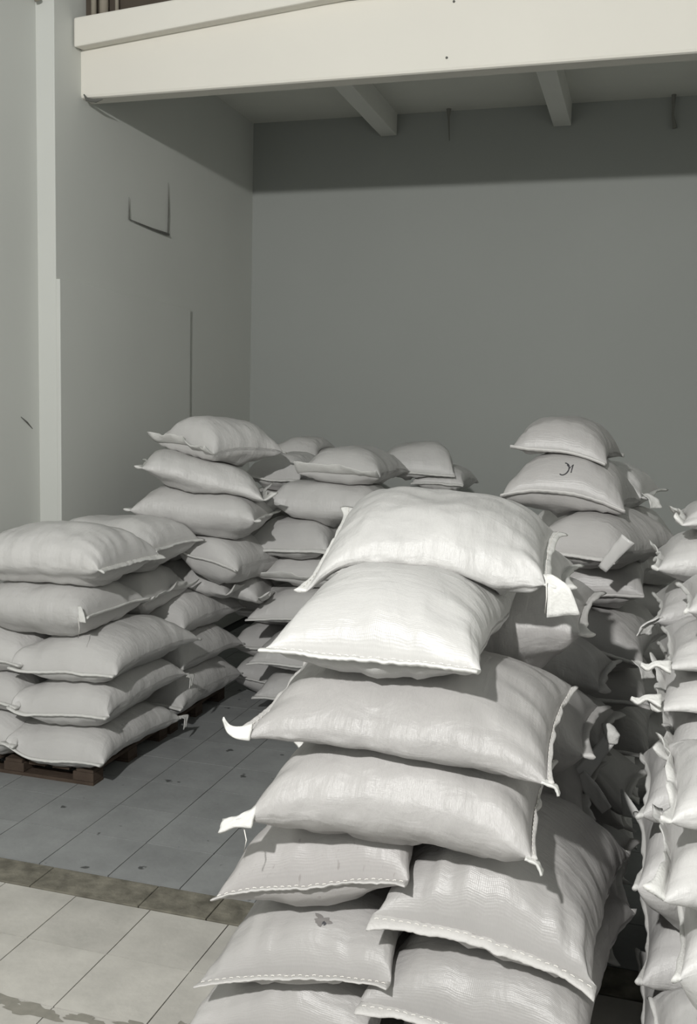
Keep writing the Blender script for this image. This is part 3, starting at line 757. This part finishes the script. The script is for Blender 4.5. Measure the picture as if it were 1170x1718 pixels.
    ('side', -2.923, 4.47, 0.899, -0.054, 0.739, 0.58, 0.25, 0.013, 0.0, 'front sack of the fourth row in the left pile, white tag and hanging thread', {'grp': 'sacks of the pallet pile at the left wall', 'tag2': 1}),
    ('side', -2.902, 5.55, 1.111, 0.0, 0.596, 0.5, 0.26, 0.038, 0.0, 'low rounded sack behind the two top sacks of the left pile', {'grp': 'sacks of the pallet pile at the left wall'}),
    ('side', -2.901, 5.019, 1.146, -0.094, 0.852, 0.52, 0.28, 0.06, 0.0, 'second sack along the top of the left pile, creased at a gathered corner', {'grp': 'sacks of the pallet pile at the left wall', 'ruf': 1.5}),
    ('side', -2.88, 4.45, 1.141, -0.024, 0.839, 0.6, 0.3, 0.021, 0.0, 'big front sack on top of the left pile, cut by the left edge', {'grp': 'sacks of the pallet pile at the left wall', 'res': 2, 'ruf': 1.2}),
    ('end', -2.35, 6.375, 0.12, 0.0, 0.54, 0.75, 0.235, 0.0, 0.0, 'lowest sack of the column behind the high left stack, resting on the floor', {'grp': 'sacks buried in the stacks'}),
    ('end', -2.35, 6.375, 0.35, 0.0, 0.54, 0.75, 0.235, 0.0, 0.0, 'second lowest buried sack of the column behind the high left stack', {'grp': 'sacks buried in the stacks'}),
    ('end', -2.35, 6.375, 0.58, 0.0, 0.54, 0.75, 0.235, 0.0, 0.0, 'third lowest buried sack of the column behind the high left stack', {'grp': 'sacks buried in the stacks'}),
    ('end', -2.35, 6.375, 0.81, 0.0, 0.54, 0.75, 0.235, 0.0, 0.0, 'fourth lowest buried sack of the column behind the high left stack', {'grp': 'sacks buried in the stacks'}),
    ('end', -2.35, 6.375, 1.04, 0.0, 0.54, 0.75, 0.235, 0.0, 0.0, 'fifth lowest buried sack of the column behind the high left stack', {'grp': 'sacks buried in the stacks'}),
    ('end', -2.35, 6.375, 1.27, 0.0, 0.54, 0.75, 0.235, 0.0, 0.0, 'sixth lowest buried sack of the column behind the high left stack', {'grp': 'sacks buried in the stacks'}),
    ('end', -2.402, 5.499, 1.047, -0.094, 0.425, 0.6, 0.21, -0.224, 0.0, 'sack fourth from the top of the high left stack, its seam slanting down right', {'grp': 'sacks of the high stack beside the left wall'}),
    ('side', -2.429, 5.723, 0.809, 0.113, 0.442, 0.5, 0.22, -0.232, 0.0, 'dark sack with crumpled ends in the shaded gap below the high left stack', {'grp': 'sacks of the high stack beside the left wall', 'crump': 1}),
    ('side', -2.52, 5.398, 1.32, 0.125, 0.801, 0.5, 0.25, -0.027, 0.0, 'long smooth sack third from the top of the high left stack', {'grp': 'sacks of the high stack beside the left wall'}),
    ('side', -2.516, 5.379, 1.504, 0.414, 0.746, 0.5, 0.22, -0.248, 0.0, 'sack with pointed left tip and open right end, second in the high left stack', {'grp': 'sacks of the high stack beside the left wall', 'crump': 1}),
    ('end', -2.502, 5.585, 1.7, -0.407, 0.506, 0.62, 0.25, -0.08, 0.0, 'topmost sack of the high left stack with curled open mouth', {'grp': 'sacks of the high stack beside the left wall', 'crump': 1, 'arch': 0.02}),
    ('end', -2.298, 6.278, 1.494, -0.1, 0.4, 0.6, 0.24, 0.001, 0.0, 'shaded sack wedged between the two tall left stacks', {'grp': 'sacks of the high stack beside the left wall'}),
    ('end', -2.225, 7.05, 0.12, 0.0, 0.55, 0.6, 0.235, 0.0, 0.0, 'lowest sack of the farthest back left column, resting on the floor', {'grp': 'sacks buried in the stacks'}),
    ('end', -2.225, 7.05, 0.35, 0.0, 0.55, 0.6, 0.235, 0.0, 0.0, 'second lowest buried sack of the farthest back left column', {'grp': 'sacks buried in the stacks'}),
    ('end', -2.225, 7.05, 0.58, 0.0, 0.55, 0.6, 0.235, 0.0, 0.0, 'third lowest buried sack of the farthest back left column', {'grp': 'sacks buried in the stacks'}),
    ('end', -2.225, 7.05, 0.81, 0.0, 0.55, 0.6, 0.235, 0.0, 0.0, 'fourth lowest buried sack of the farthest back left column', {'grp': 'sacks buried in the stacks'}),
    ('end', -2.225, 7.05, 1.04, 0.0, 0.55, 0.6, 0.235, 0.0, 0.0, 'fifth lowest buried sack of the farthest back left column', {'grp': 'sacks buried in the stacks'}),
    ('end', -2.225, 7.05, 1.27, 0.0, 0.55, 0.6, 0.235, 0.0, 0.0, 'sixth lowest buried sack of the farthest back left column', {'grp': 'sacks buried in the stacks'}),
    ('end', -2.225, 7.05, 1.5, 0.0, 0.55, 0.6, 0.235, 0.0, 0.0, 'seventh lowest buried sack of the farthest back left column', {'grp': 'sacks buried in the stacks'}),
    ('end', -2.476, 7.0, 1.584, 0.0, 0.414, 0.6, 0.2, -0.003, 0.0, 'dim sack farthest back between the two tall left stacks', {'grp': 'sacks of the high stack beside the left wall'}),
    ('end', -2.0, 6.025, 0.12, 0.0, 0.6, 0.75, 0.235, 0.0, 0.0, 'lowest sack of the middle far column, resting on the floor', {'grp': 'sacks buried in the stacks'}),
    ('end', -1.978, 5.975, 0.372, 0.0, 0.69, 0.75, 0.27, 0.073, 0.0, 'second lowest sack of the middle far column, its dark tip left of the bright sack', {'grp': 'sacks of the middle far column'}),
    ('end', -1.985, 5.975, 0.662, 0.0, 0.69, 0.75, 0.28, 0.087, 0.0, 'sack with small upturned white tip, third lowest of the middle far column', {'grp': 'sacks of the middle far column'}),
    ('end', -1.961, 5.995, 0.906, 0.0, 0.619, 0.75, 0.22, 0.003, 0.0, 'thin sack with a bow-like crumpled corner in the middle far column', {'grp': 'sacks of the middle far column', 'crump': 1}),
    ('end', -2.067, 5.945, 1.087, -0.035, 0.569, 0.75, 0.28, 0.051, 0.0, 'pillow-like sack with straight seam, third from the top of the middle far column', {'grp': 'sacks of the middle far column'}),
    ('side', -1.868, 5.885, 1.326, -0.025, 0.805, 0.55, 0.29, 0.03, 0.0, 'sack with a white knotted left tip, second from top in the middle far column', {'grp': 'sacks of the middle far column', 'tie': 1}),
    ('end', -1.762, 6.02, 1.549, -0.038, 0.532, 0.7, 0.22, 0.012, 0.0, 'topmost sack of the middle far column with raised curling seam flap', {'grp': 'sacks of the middle far column', 'crump': 1, 'arch': 0.02}),
    ('end', -1.46, 6.675, 0.12, 0.0, 0.52, 0.75, 0.25, 0.0, 0.0, 'lowest sack of the far column behind the bright top sack, resting on the floor', {'grp': 'sacks buried in the stacks'}),
    ('end', -1.46, 6.675, 0.35, 0.0, 0.52, 0.75, 0.25, 0.0, 0.0, 'second lowest buried sack of the far column behind the bright top sack', {'grp': 'sacks buried in the stacks'}),
    ('end', -1.46, 6.675, 0.58, 0.0, 0.52, 0.75, 0.25, 0.0, 0.0, 'third lowest buried sack of the far column behind the bright top sack', {'grp': 'sacks buried in the stacks'}),
    ('end', -1.46, 6.675, 0.81, 0.0, 0.52, 0.75, 0.25, 0.0, 0.0, 'fourth lowest buried sack of the far column behind the bright top sack', {'grp': 'sacks buried in the stacks'}),
    ('end', -1.46, 6.675, 1.04, 0.0, 0.52, 0.75, 0.25, 0.0, 0.0, 'fifth lowest buried sack of the far column behind the bright top sack', {'grp': 'sacks buried in the stacks'}),
    ('end', -1.46, 6.675, 1.27, 0.0, 0.52, 0.75, 0.25, 0.0, 0.0, 'sixth lowest buried sack of the far column behind the bright top sack', {'grp': 'sacks buried in the stacks'}),
    ('end', -1.306, 6.7, 1.47, 0.0, 0.354, 0.6, 0.17, 0.012, 0.0, 'dim sack mostly hidden under the rounded far sack behind the bright top sack', {'grp': 'far sacks behind the top sack'}),
    ('end', -1.505, 6.669, 1.548, 0.194, 0.52, 0.65, 0.27, -0.015, 0.0, 'dark rounded sack at the far back just above the bright topmost near sack', {'grp': 'far sacks behind the top sack'}),
]

for i_, s_ in enumerate(SACKS):
    make_sack(i_, *s_)
